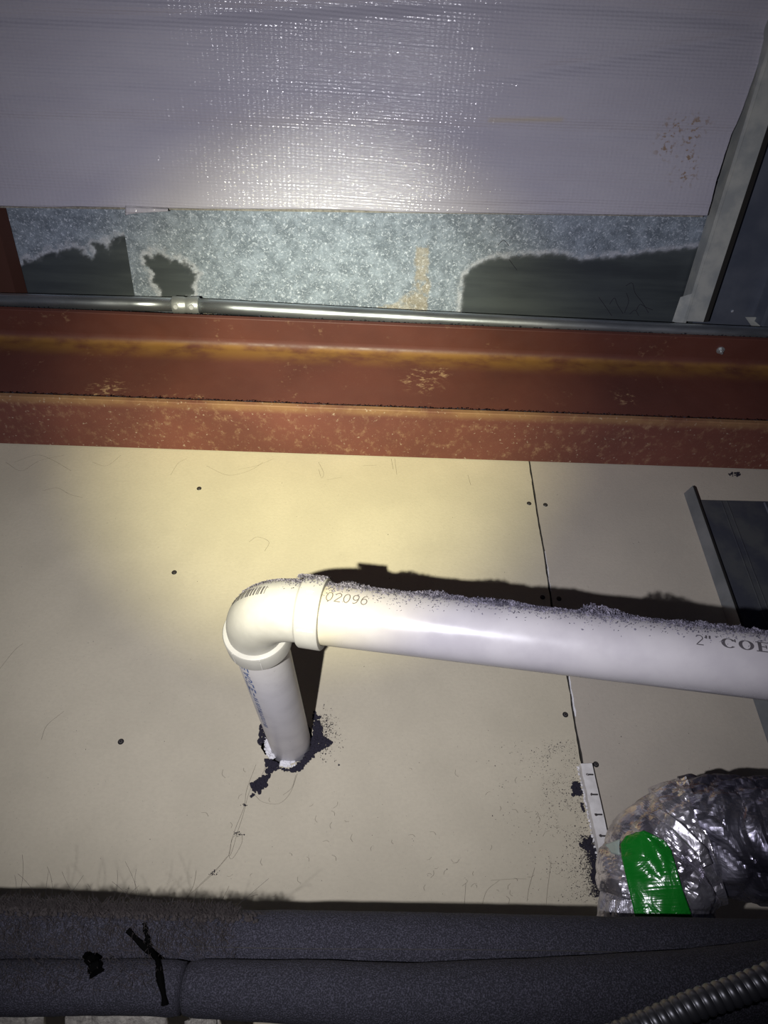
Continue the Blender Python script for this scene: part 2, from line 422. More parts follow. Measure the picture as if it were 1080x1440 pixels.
# screws
def screw(px, py, r=.0036, lit=False):
    c = W(px, py); mb = MB()
    tube(mb, [c+V((0, -.0003, 0)), c+V((0, -.0012, 0))], [r*1.25, r], 16, up=V((0, 0, 1)))
    mb.k = 1; tube(mb, [c+V((0, -.0012, 0)), c+V((0, -.0016, 0))], [r*.75, r*.62], 14)
    mb.k = 0
    for a in (0, math.pi/2):
        mb.obox(c+V((0, -.0017, 0)), V((math.cos(a+.6)*r*.5, 0, math.sin(a+.6)*r*.5)), V((0, .0002, 0)), V((-math.sin(a+.6)*r*.13, 0, math.cos(a+.6)*r*.13)))
    mb.build('screw', [BLACKM, INKG], wall)
for s_ in ((280, 687), (245, 805), (170, 1043), (744, 708), (767, 710), (763, 840), (786, 842), (838, 1075), (795, 1005)): screw(*s_)

# ------------------------------------------------------------------ roof deck (sloping galvanised sheets), insulation facing
A = R(15); TA = math.tan(A)
dn = V((0, -math.sin(A), -math.cos(A)))      # deck normal, towards the room
d0 = V((0, WY, H0)); ds = V((0, -math.cos(A), math.sin(A)))     # up the slope, towards the viewer
def DK(px, py, off=0): return at_plane(px, py, d0+dn*off, dn)
def dc(px, py): p = DK(px, py); return (p.x, (p-d0).dot(ds))
ceil = bpy.data.objects.new('ceiling', None); COL.objects.link(ceil); ceil['kind'] = 'structure'
clean_r = [dc(*p) for p in [(648, 470), (650, 400), (655, 386), (672, 371), (700, 362), (760, 357), (785, 355), (800, 361), (815, 366), (850, 360), (900, 356), (960, 349), (1010, 345), (1000, 470)]]
clean_l = [dc(*p) for p in [(12, 378), (36, 368), (55, 362), (62, 352), (80, 354), (100, 346), (112, 350), (128, 365), (134, 345), (146, 341), (152, 352), (160, 334), (190, 334), (260, 470), (40, 470)]]
clean_m = [dc(*p) for p in [(205, 362), (222, 356), (238, 364), (258, 368), (277, 384), (272, 412), (262, 425), (232, 420), (222, 402)]]
rust_p = [[dc(*p) for p in q] for q in ([(514, 435), (540, 432), (560, 425), (575, 412), (600, 408), (598, 462), (512, 462)], [(246, 440), (300, 438), (314, 448), (312, 470), (246, 470)], [(588, 350), (600, 350), (602, 415), (586, 415)])]
xseam = (dc(168, 315)[0]+dc(200, 440)[0])/2
def sheet(name, x0, x1, off, stain, m, s0=-.02, s1=.5, sfine=.3):
    mb = MB(); step = .003 if stain else .05
    nx = max(2, int((x1-x0)/step)); ss = []; s = s0
    while s < s1: ss.append(s); s += step if s < sfine else .05
    ss.append(s1); cols = []
    vs = []; fs = []
    for s in ss:
        for i in range(nx+1):
            x = x0+(x1-x0)*i/nx; p = d0+V((x, 0, 0))+ds*s+dn*off
            vs.append(p)
            if stain:
                nn = noise.fractal(V((x*55, s*55, 0)), .8, 2.1, 4)*.010+noise.noise(V((x*14, s*14, 5)))*.006
                cl = 1e9
                for q in ((clean_l,) if x0 < -.9 else (clean_r, clean_m)):
                    d = seg_d(x, s, q); d = -d if in_poly(x, s, q) else d
                    cl = min(cl, d)
                k = 1.0 if q is None else 1
                cl += nn*(.45 if x > .1 else 1)
                c0 = max(0, min(1, (cl+.001)/.004)); rim = math.exp(-((cl-.005)/.0055)**2)
                ru = 0
                for q in rust_p:
                    d = seg_d(x, s, q); d = -d if in_poly(x, s, q) else d
                    ru = max(ru, max(0, min(1, (.004-d-nn)/.006)))
                if q is rust_p[2]: ru *= .28
                if .865 < 0: pass
                cols.append((c0, rim, ru, 1))
    w = nx+1
    for j in range(len(ss)-1):
        for i in range(nx): fs.append((j*w+i, j*w+i+1, (j+1)*w+i+1, (j+1)*w+i))
    # thickness edge at the left side so that the lap reads
    mb.add(vs, fs)
    o = mb.build(name, m, ceil)
    if stain:
        ca = o.data.color_attributes.new('stain', 'FLOAT_COLOR', 'POINT')
        ca.data.foreach_set('color', [c for q in cols for c in q])
    md = o.modifiers.new('thick', 'SOLIDIFY'); md.thickness = .0015; md.offset = 1 if False else -1
    return o
XR = DK(985, 430).x
sheet('roof_sheet', -1.5, xseam+.012, 0, False, GALV) if False else None
sheet('roof_sheet', -1.0, xseam+.01, .000, True, DECK)
sheet('roof_sheet', xseam, XR, .005, True, DECK)
sheet('roof_sheet', XR-.01, 1.7, .010, False, BLUEG)
sheet('roof_sheet', -1.7, -1.0, 0, False, GALV)

# white vinyl-faced insulation blanket: a sagging sheet with creases and a woven relief
blk = thing('insulation_blanket', 'white woven vinyl-faced insulation blanket sagging from the roof at the top of the photo', 'insulation')
LOFF = .055
_l0 = DK(540, 307, LOFF); _lx = DK(1000, 313, LOFF)
def liner_pt(x, s):
    """s = distance from its lower edge towards the viewer"""
    y = _l0.y+(_lx.y-_l0.y)*(x-_l0.x)/(_lx.x-_l0.x)-s*math.cos(A)
    z = H0+(WY-y)*TA-LOFF/math.cos(A)+s*.13
    cz = .150+.004*math.sin(x*6)
    z -= .005*max(0, min(1, (s-cz)/.03)); z += .002*math.exp(-((s-cz-.004)/.010)**2)      # a fold across the whole width
    cz = .335-.05*(x-.1)**2+.012*math.sin(x*5)
    z += .006*math.exp(-((s-cz)/.010)**2)
    z += .005*math.exp(-((s-(.20+.16*x))/.008)**2)*max(0, min(1, (x-.12)*5))
    z += .004*math.exp(-((s-(.33-.12*(x+.3)))/.009)**2)*max(0, min(1, -(x+.1)*5))
    z += .0045*noise.noise(V((x*3.2, s*11, 1)))+.0022*noise.noise(V((x*3, s*38, 7)))+.0012*noise.noise(V((x*4, s*90, 3)))
    z -= .075*(x-.06)*math.exp(-((x-.06)/.32)**2)*min(1, s/.06)
    if s < .012: z += (.012-s)*2.5
    return V((x, y, z))
mb = MB(); nx, ns = 300, 200; vs = []; cols = []
x0, x1 = -1.3, (DK(968, 443, .05).x+DK(1000, 333, .05).x+DK(1057, 167, .05).x)/3-.026
st_c = [liner_pt(0, 0)]
for j in range(ns+1):
    s = .80*(j/ns)**1.1
    for i in range(nx+1):
        x = x0+(x1-x0)*i/nx
        ed = .004*noise.noise(V((x*4, 2, 2)))+.0015*noise.noise(V((x*22, 2, 2)))
        
        p = liner_pt(x, s); p.x += max(0, s-.08)*.11*max(0, min(1, (x-x1+.25)/.25)); p.y += ed*(1 if s < .05 else 0)*.6; vs.append(p)
        qx, qy = proj(p)
        d = max(0, 1-seg_d(qx, qy, [(935, 210), (945, 180), (985, 172), (968, 200), (968, 240), (958, 250)], False)/22)
        b = max(0, 1-seg_d(qx, qy, [(690, 169), (790, 168)], False)/5)
        cols.append((d, b, 0, 1))
w_ = nx+1
fs = [(j*w_+i, j*w_+i+1, (j+1)*w_+i+1, (j+1)*w_+i) for j in range(ns) for i in range(nx)]
mb.add(vs, fs); o = mb.build('vinyl_facing', VINYL, blk, True)
ca = o.data.color_attributes.new('stain', 'FLOAT_COLOR', 'POINT'); ca.data.foreach_set('color', [c for q in cols for c in q])
# fibre body above the facing and the folded tab at its lower edge
mb = MB(); mb.add([liner_pt(x0, .01)+V((0, .01, .012)), liner_pt(x1, .01)+V((0, .01, .012)), liner_pt(x1, .8)+V((0, 0, .05)), liner_pt(x0, .8)+V((0, 0, .05))], [(0, 3, 2, 1)])
mb.build('fibre_backing', FIBRE, blk)
mb = MB(); a = atD(176, 302, 1.44)
q = []
nt = 24
for i in range(nt+1):
    f = i/nt; px = 176+60*f; y0 = 289+4*f; y1 = 303-8*f**.6+2*f
    for k, yy in enumerate((y0, (y0+y1)/2, y1)):
        p = DK(px, yy, LOFF+.004+.002*k+.001*math.sin(f*14)); q.append(p)
fs = [(i*3+k, i*3+k+1, i*3+3+k+1, i*3+3+k) for i in range(nt) for k in range(2)]
mb.add(q, fs); o = mb.build('folded_tab', VINYL, blk, True); o.modifiers.new('t', 'SOLIDIFY').thickness = .001

mb = MB()
for ln in ([(857, 428), (864, 419), (868, 428), (876, 441)], [(880, 402), (889, 398), (893, 412), (903, 425), (912, 440)], [(878, 440), (884, 424), (881, 412)], [(895, 436), (900, 428), (908, 432), (918, 436)], [(842, 418), (852, 432), (860, 444)], [(716, 365), (721, 372), (727, 380)], [(700, 345), (708, 338), (716, 346)], [(885, 442), (893, 436), (898, 444)]):
    mb.strand(lerp_path([DK(x, y, .006) for x, y in ln], 14), .0006)
tag(mb.build('dirt_squiggles', CRUMB), 'thin black squiggly dirt lines on the dark clean patch of the galvanised roof sheet', 'dirt', kind='stuff')

# ------------------------------------------------------------------ red-primed steel I-beam along the top of the wall
beam = thing('steel_beam', 'red primer painted steel I-beam with rust blooms running across above the drywall', 'beam')
back = WY-.001
def ext(profile, x0, x1, name, m, nx=1):
    mb = MB(); n = len(profile); vs = []; fs = []
    for i in range(nx+1):
        x = x0+(x1-x0)*i/nx; vs += [V((x, y, z)) for y, z in profile]
    for i in range(nx):
        for k in range(n): fs.append((i*n+k, i*n+(k+1) % n, (i+1)*n+(k+1) % n, (i+1)*n+k))
    fs.append(tuple(range(n))); fs.append(tuple(reversed([nx*n+k for k in range(n)])))
    return mb.add(vs, fs).build(name, m, beam)
o = ext([(front, FZ0), (back, FZ0), (back, FZ0+.011), (front, FZ0+.011)], -1.6, 1.7, 'flange', REDB); bevel(o, .0018, 3)
fil = [(webY-.003-.014*(1-math.sin(t)), HT-.014*(1-math.cos(t))) for t in [R(a) for a in range(0, 91, 15)]]
# web with a fillet under the top flange (front) and straight back
webp = [(webY-.004, FZ0+.011)]+[(webY-.004-.016*(1-math.cos(R(a))), HT-.016+.016*math.sin(R(a))) for a in range(0, 91, 15)]+[(webY+.004, HT), (webY+.004, FZ0+.011)]
o = ext(webp, -1.6, 1.7, 'web', RED); o.data.polygons.foreach_set('use_smooth', [len(p.vertices) == 4 for p in o.data.polygons])
md = o.modifiers.new('es', 'EDGE_SPLIT'); md.split_angle = R(35)
o = ext([(ftop, HT), (back, HT), (back, HT+.011), (ftop, HT+.011)], -1.6, 1.7, 'flange', RED); bevel(o, .0018, 3)
# bolt under the top flange
c = V((atY(1013, 492, .99).x, .985, HT))
bc = at_plane(1013, 492, V((0, 0, HT)), V((0, 0, 1)))
mb = MB(); tube(mb, [bc, bc-V((0, 0, .002))], .0085, 20, up=V((0, 1, 0))); tube(mb, [bc-V((0, 0, .002)), bc-V((0, 0, .007))], [.0055, .0055], 6, up=V((0, 1, 0)))
tube(mb, [bc-V((0, 0, .007)), bc-V((0, 0, .012))], .0026, 12, up=V((0, 1, 0))); mb.build('bolt', CAST, beam)

# dark grit lying along the flange edges
mb = MB()
for (yy, zz, n) in ((front, FZ0+.011, 1900), (ftop, HT+.011, 1300)):
    for i in range(n):
        x = random.uniform(-.85, .85)
        if noise.noise(V((x*9, yy*40, 0))) < -.35: continue
        mb.chip(V((x, yy+random.uniform(.0, .008), zz+random.uniform(0, .0012))), random.uniform(.0009, .0022), (1.6, 1, .9))
tag(mb.build('grit', CRUMB), 'dark grit lying along the upper edges of the red beam flanges', 'dust', kind='stuff')

# ------------------------------------------------------------------ rigid conduit across the beam
con = thing('metal_conduit', 'shiny zinc electrical conduit running across just above the red beam', 'conduit')
CY = ftop+.012
ca_, cb_ = atY(-350, 413, CY), atY(262, 429, CY); cc_, cd_ = atY(262, 429, CY), atY(1400, 485, CY)
RC = .0146
dl = (cb_-ca_).normalized(); dr = (cd_-cc_).normalized()
mb = MB(); tube(mb, lerp_path([ca_, ca_*.5+cb_*.5, cb_-dl*.004], 8), RC, 32); mb.build('conduit_length', EMT, con, True)
mb = MB(); mid = atY(680, 451.5, CY); tube(mb, lerp_path([cc_+dr*.004, mid, cd_], 12), RC, 32); mb.build('conduit_length', EMT, con, True)
ctr = (cb_+cc_)/2
mb = MB(); pts = []; rad = []
for u, r in ((-.027, RC), (-.027, RC+.0022), (-.0255, RC+.0032), (-.004, RC+.0026), (-.002, RC+.0016), (.002, RC+.0016), (.004, RC+.0026), (.0255, RC+.0032), (.027, RC+.0022), (.027, RC)):
    pts.append(ctr+dl*u); rad.append(r)
fr = []
for i, p in enumerate(pts): pass
mb = MB(); seg = 32; vs = []; a0 = V((0, 0, 1)); a0 = (a0-dl*a0.dot(dl)).normalized(); b0 = dl.cross(a0)
for p, r in zip(pts, rad):
    for k in range(seg): vs.append(p+(a0*math.cos(2*math.pi*k/seg)+b0*math.sin(2*math.pi*k/seg))*r)
fs = [(i*seg+k, i*seg+(k+1) % seg, (i+1)*seg+(k+1) % seg, (i+1)*seg+k) for i in range(len(pts)-1) for k in range(seg)]
mb.add(vs, fs); cpl = mb.build('coupling', CAST, con, True); md = cpl.modifiers.new('es', 'EDGE_SPLIT'); md.split_angle = R(40)
for u in (-.0175, .0145):
    mb = MB(); dd = (-b0*.75-a0*.65 if False else V((0, -.4, -.9))).normalized()
    p = ctr+dl*u
    tube(mb, [p+dd*(RC), p+dd*(RC+.0055), p+dd*(RC+.0068)], [.0056, .0056, .0042], 16, up=dl)
    s_ = mb.build('set_screw', STEEL, cpl, True); s_.modifiers.new('es', 'EDGE_SPLIT').split_angle = R(40)
# dust ridge on top of the conduit
mb = MB()
for i in range(2600):
    px = random.uniform(-40, 1120)
    base = ca_.lerp(cb_, (px+350)/612) if px < 262 else cc_.lerp(cd_, (px-262)/1138)
    if px > 262:
        base = atY(px, 429+(px-262)*(56/1138)+1.5, CY)
    if abs(px-262) < 22 and random.random() < .8: continue
    dens = .5+noise.noise(V((px*.02, 0, 0)))
    if random.random() > dens+.35: continue
    sz = random.uniform(.0008, .0019)*(1.2 if 283 < px < 345 else 1)
    mb.chip(base+V((0, random.uniform(-.004, .004), RC+random.uniform(-.0006, .0012))), sz, (1.6, 1, 1))
for i in range(16):
    px = random.uniform(284, 303); mb.blob(atY(px, 430+(px-262)*.045, CY)+V((0, 0, RC+.002)), .0026)
tag(mb.build('conduit_dust', CRUMB), 'black dust crumbs lying on top of the metal conduit', 'dust', kind='stuff')
# pale wire clip caught under the conduit
a = atY(944, 477, .968); b = atY(988, 479, .968); c = atY(1042, 484, .968)
mb = MB(); tube(mb, lerp_path([a, b], 4), [.0018]*5, 8); tube(mb, lerp_path([b, c], 5), [.0014, .001, .001, .001, .0008, .0006], 8)
tag(mb.build('wire_tie', GALVP), 'thin pale metal tie sticking out under the right end of the conduit', 'wire tie')

# ------------------------------------------------------------------ roof purlin at the right and bits around it
pur = thing('roof_purlin', 'galvanised roof purlin slanting up the right edge of the photo', 'purlin')
POFF = .050
def PK(px, py): return at_plane(px, py, d0+dn*POFF, dn)
pa, pb = PK(968, 446), PK(992, 459)           # crease and right edge of flange at its low end
cx = PK(1000, 333).x; xl = (PK(968, 443).x+PK(1000, 333).x+PK(1057, 167).x)/3
xr = (PK(992, 457).x+PK(1033, 307).x+PK(1080, 167).x)/3
s_low = (PK(980, 452)-d0).dot(ds)
def strip(mbx, prof, s0, s1, th=.0016):
    """prof: list of (x, off below deck) extruded along slope"""
    n = len(prof); vs = []
    for s in (s0, s1):
        for x, off in prof: vs.append(d0+V((x, 0, 0))+ds*s+dn*off)
    mbx.add(vs, [(k, k+1, n+k+1, n+k) for k in range(n-1)])
def sol(o, th=.0016, off=0): md = o.modifiers.new('s', 'SOLIDIFY'); md.thickness = th; md.offset = off; return o
mb = MB(); strip(mb, [(xl-.006, .012), (xl-.004, POFF-.006), (xl, POFF)], s_low-.006, .8); sol(mb.build('purlin_web', GALVP, pur))
mb = MB(); strip(mb, [(xl, POFF), (xr, POFF+.001)], s_low, .8); sol(mb.build('purlin_flange', GALVP, pur))
mb = MB(); strip(mb, [(xr, POFF+.001), (xr+.011, POFF-.001), (xr+.012, POFF-.03)], s_low, .8); sol(mb.build('purlin_shade_strip', VOID, pur))  # near-black strip stands in for the shaded hollow of the channel
mb = MB(); e = [d0+V((xl-.022, 0, 0))+ds*(s_low-.01)+dn*.03, d0+V((xl-.004, 0, 0))+ds*(s_low-.01)+dn*.045, d0+V((xl-.003, 0, 0))+ds*(s_low+.06)+dn*.045, d0+V((xl-.020, 0, 0))+ds*(s_low+.045)+dn*.03]
mb.add(e, [(0, 1, 2, 3)]); sol(mb.build('end_bracket', GALVP, pur))
# rivet and bent tab of the sheet to the right
rv = DK(1030, 438, .011); mb = MB(); mb.blob(rv, .0035); mb.build('rivet', STEEL, ceil)
t1 = [DK(1048, 446, .013), DK(1063, 446, .02), DK(1070, 460, .02), DK(1058, 460, .013)]
mb = MB(); mb.add(t1, [(0, 1, 2, 3)]); sol(mb.build('bent_tab', GALVP, ceil), .001)
x2 = PK(1078, 410).x+.012
pu2 = thing('roof_purlin', 'second galvanised purlin just entering the photo above the right end of the conduit', 'purlin')
mb = MB(); strip(mb, [(x2+.004, .012), (x2+.006, POFF-.006), (x2+.01, POFF), (x2+.06, POFF), (x2+.061, POFF-.02)], s_low-.006, .5); sol(mb.build('purlin_channel', BLUEG, pu2))
# red rafter at the far left, its colour darkened for the torch's falloff
RAFM = mat('shaded_primer', (.07, .028, .02), .6, spec=.3)
raf = thing('steel_rafter', 'shade-darkened red steel rafter slanting down at the far left edge above the conduit', 'rafter')
xe = DK(20, 405, .03).x
mb = MB()
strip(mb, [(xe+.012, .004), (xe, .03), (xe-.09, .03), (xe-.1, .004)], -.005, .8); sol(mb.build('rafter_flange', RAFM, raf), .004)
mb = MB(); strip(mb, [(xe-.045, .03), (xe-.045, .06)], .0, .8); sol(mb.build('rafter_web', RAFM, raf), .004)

# ------------------------------------------------------------------ PVC drain: stub out of the wall, elbow, run to the right
drain = thing('drain_pipe', 'white PVC drain pipe coming out of the drywall and turning right through an elbow', 'pipe')
RP = .0302
p0 = V((STUB_B.x, WY, STUB_B.z))
p1 = atD(378, 942, .862)                     # front end of the stub
sd = (p1-p0).normalized()
qa = atD(452, 864, .715); qb = atD(1080, 937, .652); rd = (qb-qa).normalized()
# bend the stub plane: corner K is where the two axes come closest
w0 = p1-qa; a_, b_, c_ = 1, sd.dot(rd), 1; d_, e_ = sd.dot(w0), rd.dot(w0); den = a_*c_-b_*b_
s_c = (b_*e_-c_*d_)/den; t_c = (a_*e_-b_*d_)/den
K = ((p1+sd*s_c)+(qa+rd*t_c))/2
sd = (K-p0).normalized()
rdn = (qb-K).normalized()
ang = sd.angle(rdn); RB = .058; T = RB*math.tan(ang/2)
A0 = K-sd*T; A1 = K+rdn*T
nrm = sd.cross(rdn).normalized(); inn = nrm.cross(sd).normalized()
cen = A0+inn*RB
arc = [cen+(-inn*math.cos(t)+sd*math.sin(t))*RB for t in [ang*i/28 for i in range(29)]]
HUB = .024
stub_end = A0-sd*.006
def ringtube(name, stations, m, parent, seg=56, split=None):
    """stations: (centre, direction, radius)"""
    vs = []
    for c, d, r in stations:
        a = (-nrm); b = d.cross(a).normalized(); a = b.cross(d).normalized()
        for k in range(seg): th = 2*math.pi*k/seg; vs.append(c+(a*math.cos(th)+b*math.sin(th))*r)
    fs = [(i*seg+k, i*seg+(k+1) % seg, (i+1)*seg+(k+1) % seg, (i+1)*seg+k) for i in range(len(stations)-1) for k in range(seg)]
    o = MB().add(vs, fs).build(name, m, parent, True)
    bm = bmesh.new(); bm.from_mesh(o.data); bmesh.ops.recalc_face_normals(bm, faces=bm.faces); bm.to_mesh(o.data); bm.free()
    o.modifiers.new('es', 'EDGE_SPLIT').split_angle = R(38); return o
ringtube('pipe_stub', [(p0-sd*.06, sd, RP), (A0-sd*.02, sd, RP)], PVCG, drain)
BR, HR = .0306, .0358
sts = [(A0-sd*(HUB+.004), sd, RP+.0004), (A0-sd*(HUB+.004), sd, HR-.001), (A0-sd*(HUB+.003), sd, HR), (A0-sd*.003, sd, HR+.0004), (A0-sd*.001, sd, HR-.0006), (A0+sd*.000, sd, BR+.0012)]
for i, p in enumerate(arc):
    tt = ang*i/28; d = (sd*math.cos(tt)+inn*math.sin(tt)).normalized(); sts.append((p, d, BR+.0006*math.sin(math.pi*i/28)))
sts += [(A1+rdn*.001, rdn, BR+.0006), (A1+rdn*.0025, rdn, HR-.0016), (A1+rdn*.004, rdn, HR-.0006), (A1+rdn*HUB, rdn, HR), (A1+rdn*(HUB+.0012), rdn, HR-.0008), (A1+rdn*(HUB+.0014), rdn, RP+.0004)]
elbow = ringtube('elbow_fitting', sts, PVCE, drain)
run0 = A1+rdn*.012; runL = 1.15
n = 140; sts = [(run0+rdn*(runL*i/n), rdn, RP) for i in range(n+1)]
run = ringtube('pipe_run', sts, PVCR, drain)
cols = []
for v in run.data.vertices:
    u = (v.co-A1).dot(rdn)-HUB
    k = math.exp(-max(0, u)/.03)*.75*(.7+.6*noise.noise(v.co*40)); cols += [max(0, min(1, k)), 0, 0, 1]
run.data.color_attributes.new('stain', 'FLOAT_COLOR', 'POINT').data.foreach_set('color', cols)

# printing: strokes written in (axis distance, distance round the pipe) on a cylinder
class Cyl:
    def __init__(s, c, d, r, px, py):
        s.c = c; s.d = d; s.r = r
        # hit of the sight line with the cylinder gives the start of the writing
        o_ = V((0, 0, 0)); k = ray(px, py).normalized()
        dp = k-d*k.dot(d); w = (o_-c)-d*(o_-c).dot(d)
        A_ = dp.dot(dp); B_ = 2*dp.dot(w); C_ = w.dot(w)-r*r; disc = max(0, B_*B_-4*A_*C_)
        t_ = (-B_-math.sqrt(disc))/(2*A_); h = k*t_
        s.u0 = (h-c).dot(d); q = (h-c-d*s.u0).normalized(); s.q = q; s.e = d.cross(q).normalized()
        if s.e.z < 0: s.e = -s.e
    def at(s, a, b, off=.00018):
        th = b/s.r; return s.c+s.d*(s.u0+a)+(s.q*math.cos(th)+s.e*math.sin(th))*(s.r+off)
def stroke(mb, cy, pts, w, z=.00018):
    fine = []
    for (a, b), (c, d) in zip(pts, pts[1:]):
        L = math.hypot(c-a, d-b); n = max(1, int(L/.0012))
        fine += [(a+(c-a)*i/n, b+(d-b)*i/n) for i in range(n)]
    fine.append(pts[-1]); vs = []; fs = []
    for i, (a, b) in enumerate(fine):
        p = fine[max(i-1, 0)]; q = fine[min(i+1, len(fine)-1)]; dx, dy = q[0]-p[0], q[1]-p[1]; L = math.hypot(dx, dy) or 1
        nx_, ny_ = -dy/L*w/2, dx/L*w/2
        vs += [cy.at(a+nx_, b+ny_, z), cy.at(a-nx_, b-ny_, z)]
    for i in range(len(fine)-1): fs.append((2*i, 2*i+1, 2*i+3, 2*i+2))
    mb.add(vs, fs)
def arcp(cx, cy, rx, ry, a0, a1, n=20): return [(cx+rx*math.cos(R(a0+(a1-a0)*i/n)), cy+ry*math.sin(R(a0+(a1-a0)*i/n))) for i in range(n+1)]
G = {'0': [arcp(.5, .5, .42, .5, 0, 360)],
     '2': [arcp(.5, .72, .4, .28, 165, -25, 12)+[(.08, 0), (.95, 0)]],
     '9': [arcp(.5, .68, .4, .32, 0, 360), [(.9, .68), (.86, .35), (.7, .1), (.4, 0), (.2, .05)]],
     '6': [arcp(.5, .31, .4, .31, 0, 360), [(.1, .31), (.14, .62), (.35, .9), (.62, 1), (.82, .94)]],
     'E': [[(.9, 0), (.1, 0), (.1, 1), (.9, 1)], [(.1, .52), (.75, .52)]], 'A': [[(0, 0), (.5, 1), (1, 0)], [(.2, .36), (.8, .36)]],
     'G': [arcp(.5, .5, .46, .5, 40, 320, 16)+[(.95, .45), (.6, .45)]], 'L': [[(.1, 1), (.1, 0), (.85, 0)]], '-': [[(.1, .5), (.9, .5)]]}
def write(mb, cy, txt, h, wd, gap, w, slant=0.0, sy=1):
    x = 0
    for ch in txt:
        for ln in G[ch]: stroke(mb, cy, [((x+p[0]*wd)+slant*p[1]*h, (p[1]-.5)*h*sy) for p in ln], w)
        x += wd+gap
cy = Cyl(run0, rdn, RP, 458, 838)
mb = MB(); write(mb, cy, '02096', .0098, .0068, .0017, .0009, .08); mb.build('printed_number', INKG, drain)
cy = Cyl(run0, rdn, RP, 978, 899)
mb = MB(); write(mb, cy, '2', .0096, .0068, 0, .0009)
for dx in (.0096, .0125): stroke(mb, cy, [(dx, .0056), (dx-.0004, .002)], .0016)
# bold serif C O E
X0 = .0215; H = .0098; WL = .0128; GP = .0016
def ring(mb, x, a0, a1, thick=.0031, thin=.0008, n=40):
    vs = []; fs = []; cxx = x+WL/2
    for i in range(n+1):
        a = R(a0+(a1-a0)*i/n)
        vs.append(cy.at(cxx+WL/2*math.cos(a), H/2*math.sin(a))); vs.append(cy.at(cxx+(WL/2-thick)*math.cos(a), (H/2-thin)*math.sin(a)))
    for i in range(n): fs.append((2*i, 2*i+1, 2*i+3, 2*i+2))
    mb.add(vs, fs)
ring(mb, X0, 28, 318); stroke(mb, cy, [(X0+WL*.93, H*.48), (X0+WL*.93, H*.14)], .0011)
ring(mb, X0+WL+GP, 0, 360)
xe_ = X0+2*(WL+GP)
stroke(mb, cy, [(xe_+.0032, -H/2), (xe_+.0032, H/2)], .003)
for yy in (-H/2+.0004, H/2-.0004): stroke(mb, cy, [(xe_, yy), (xe_+.0115, yy)], .0009)
stroke(mb, cy, [(xe_+.003, 0), (xe_+.0085, 0)], .0009); stroke(mb, cy, [(xe_+.0085, -.0016), (xe_+.0085, .0016)], .0009)
stroke(mb, cy, [(xe_+.0112, -H/2), (xe_+.0112, -H/2+.0028)], .0011); stroke(mb, cy, [(xe_+.0112, H/2), (xe_+.0112, H/2-.0028)], .0011)
mb.build('printed_size', INK, drain)
# blue lettering running down the left side of the stub
cy = Cyl(A0, -sd, RP, 356.5, 975)
mb = MB(); x = .012
cy.u0 = HUB+.006
for rep in range(1):
    for ch in 'EAGLE-':
        for ln in G[ch]: stroke(mb, cy, [(x+p[0]*.012, (p[1]-.5)*.0085) for p in ln], .0019)
        x += .0155
stroke(mb, cy, [(.060, .0065), (.105, .0065)], .0013)
x = .105
while x < .215:
    for k in range(3):
        a = x+random.uniform(0, .004); stroke(mb, cy, [(a, -.0035), (a+random.uniform(-.002, .003), .0035)], .0011)
    stroke(mb, cy, [(x, random.choice((-.003, .003, 0))), (x+.005, random.choice((-.003, .003)))], .0011)
    x += .0085
mb.build('blue_print', BLUE, drain)
# bar code on the elbow's shoulder
mb = MB()
def tor(tt, ph, off=.0003):
    c = cen+(-inn*math.cos(tt)+sd*math.sin(tt))*RB; o_ = (c-cen).normalized()      # outward in the bend plane
    up = nrm if nrm.z > 0 else -nrm
    return c+(o_*math.cos(ph)+up*math.sin(ph))*(BR+.0006*math.sin(math.pi*tt/ang)+off)
tt = R(27)
while tt < R(64):
    wv = R(random.choice((.45, .8, 1.3))); vs = []
    for k in range(5):
        ph = R(4)+R(19)*k/4; vs += [tor(tt, ph), tor(tt+wv, ph)]
    mb.add(vs, [(2*k, 2*k+1, 2*k+3, 2*k+2) for k in range(4)]); tt += wv+R(random.choice((.6, 1.0, 1.5)))
mb.build('bar_marks', INK, drain)
# mould lines on the hubs
mb = MB()
for th in (R(-30), R(20), R(95), R(150)):
    a = -nrm; b = sd.cross(a).normalized()
    q = a*math.cos(th)+b*math.sin(th); c = A0-sd*(HUB/2+.002)+q*HR
    mb.obox(c, sd*(HUB/2), q*.0003, sd.cross(q)*.0002)
up_ = (V((0, 0, 1))-rdn*rdn.z).normalized(); tw = rdn.cross(up_).normalized()
if tw.y > 0: tw = -tw
for th, L in ((R(5), .0035), (R(-58), .008)):
    q = tw*math.cos(th)+up_*math.sin(th); c = A1+rdn*(HUB*.6)+q*(HR+.0001)
    mb.obox(c, rdn*L, q*.0003, rdn.cross(q)*.00045)
mb.build('mould_marks', PVCG, drain)['kind'] = 'stuff'

# fluffy grey dust along the top of the run and elbow
mb = MB()
def on_run(u, th, off=0): return run0+rdn*u+(up_*math.cos(th)+tw*math.sin(th))*(RP+off)
for i in range(38000):
    u = random.uniform(HUB*.2, .62); th = random.uniform(-.3, 1.7)
    lim = .98+.22*noise.noise(V((u*30, 1, 0)))
    if th > lim and random.random() < 1-math.exp(-(th-lim)/.17): continue
    if th > .75 and noise.noise(V((u*260, th*14, 2))) < -.08: continue
    mb.chip(on_run(u, th, .0003), random.uniform(.0005, .0013), (1.2, 1, 1))
for i in range(12000):
    u = random.uniform(HUB*.3, .62); h = .012*max(0, noise.noise(V((u*20, 4, 0)))*.9+.5*noise.noise(V((u*70, 4, 0))) + .16)
    th = random.gauss(.5, .16)
    mb.chip(on_run(u, th, h*random.random()*math.exp(-((th-.5)/.2)**2)), random.uniform(.0006, .0018))
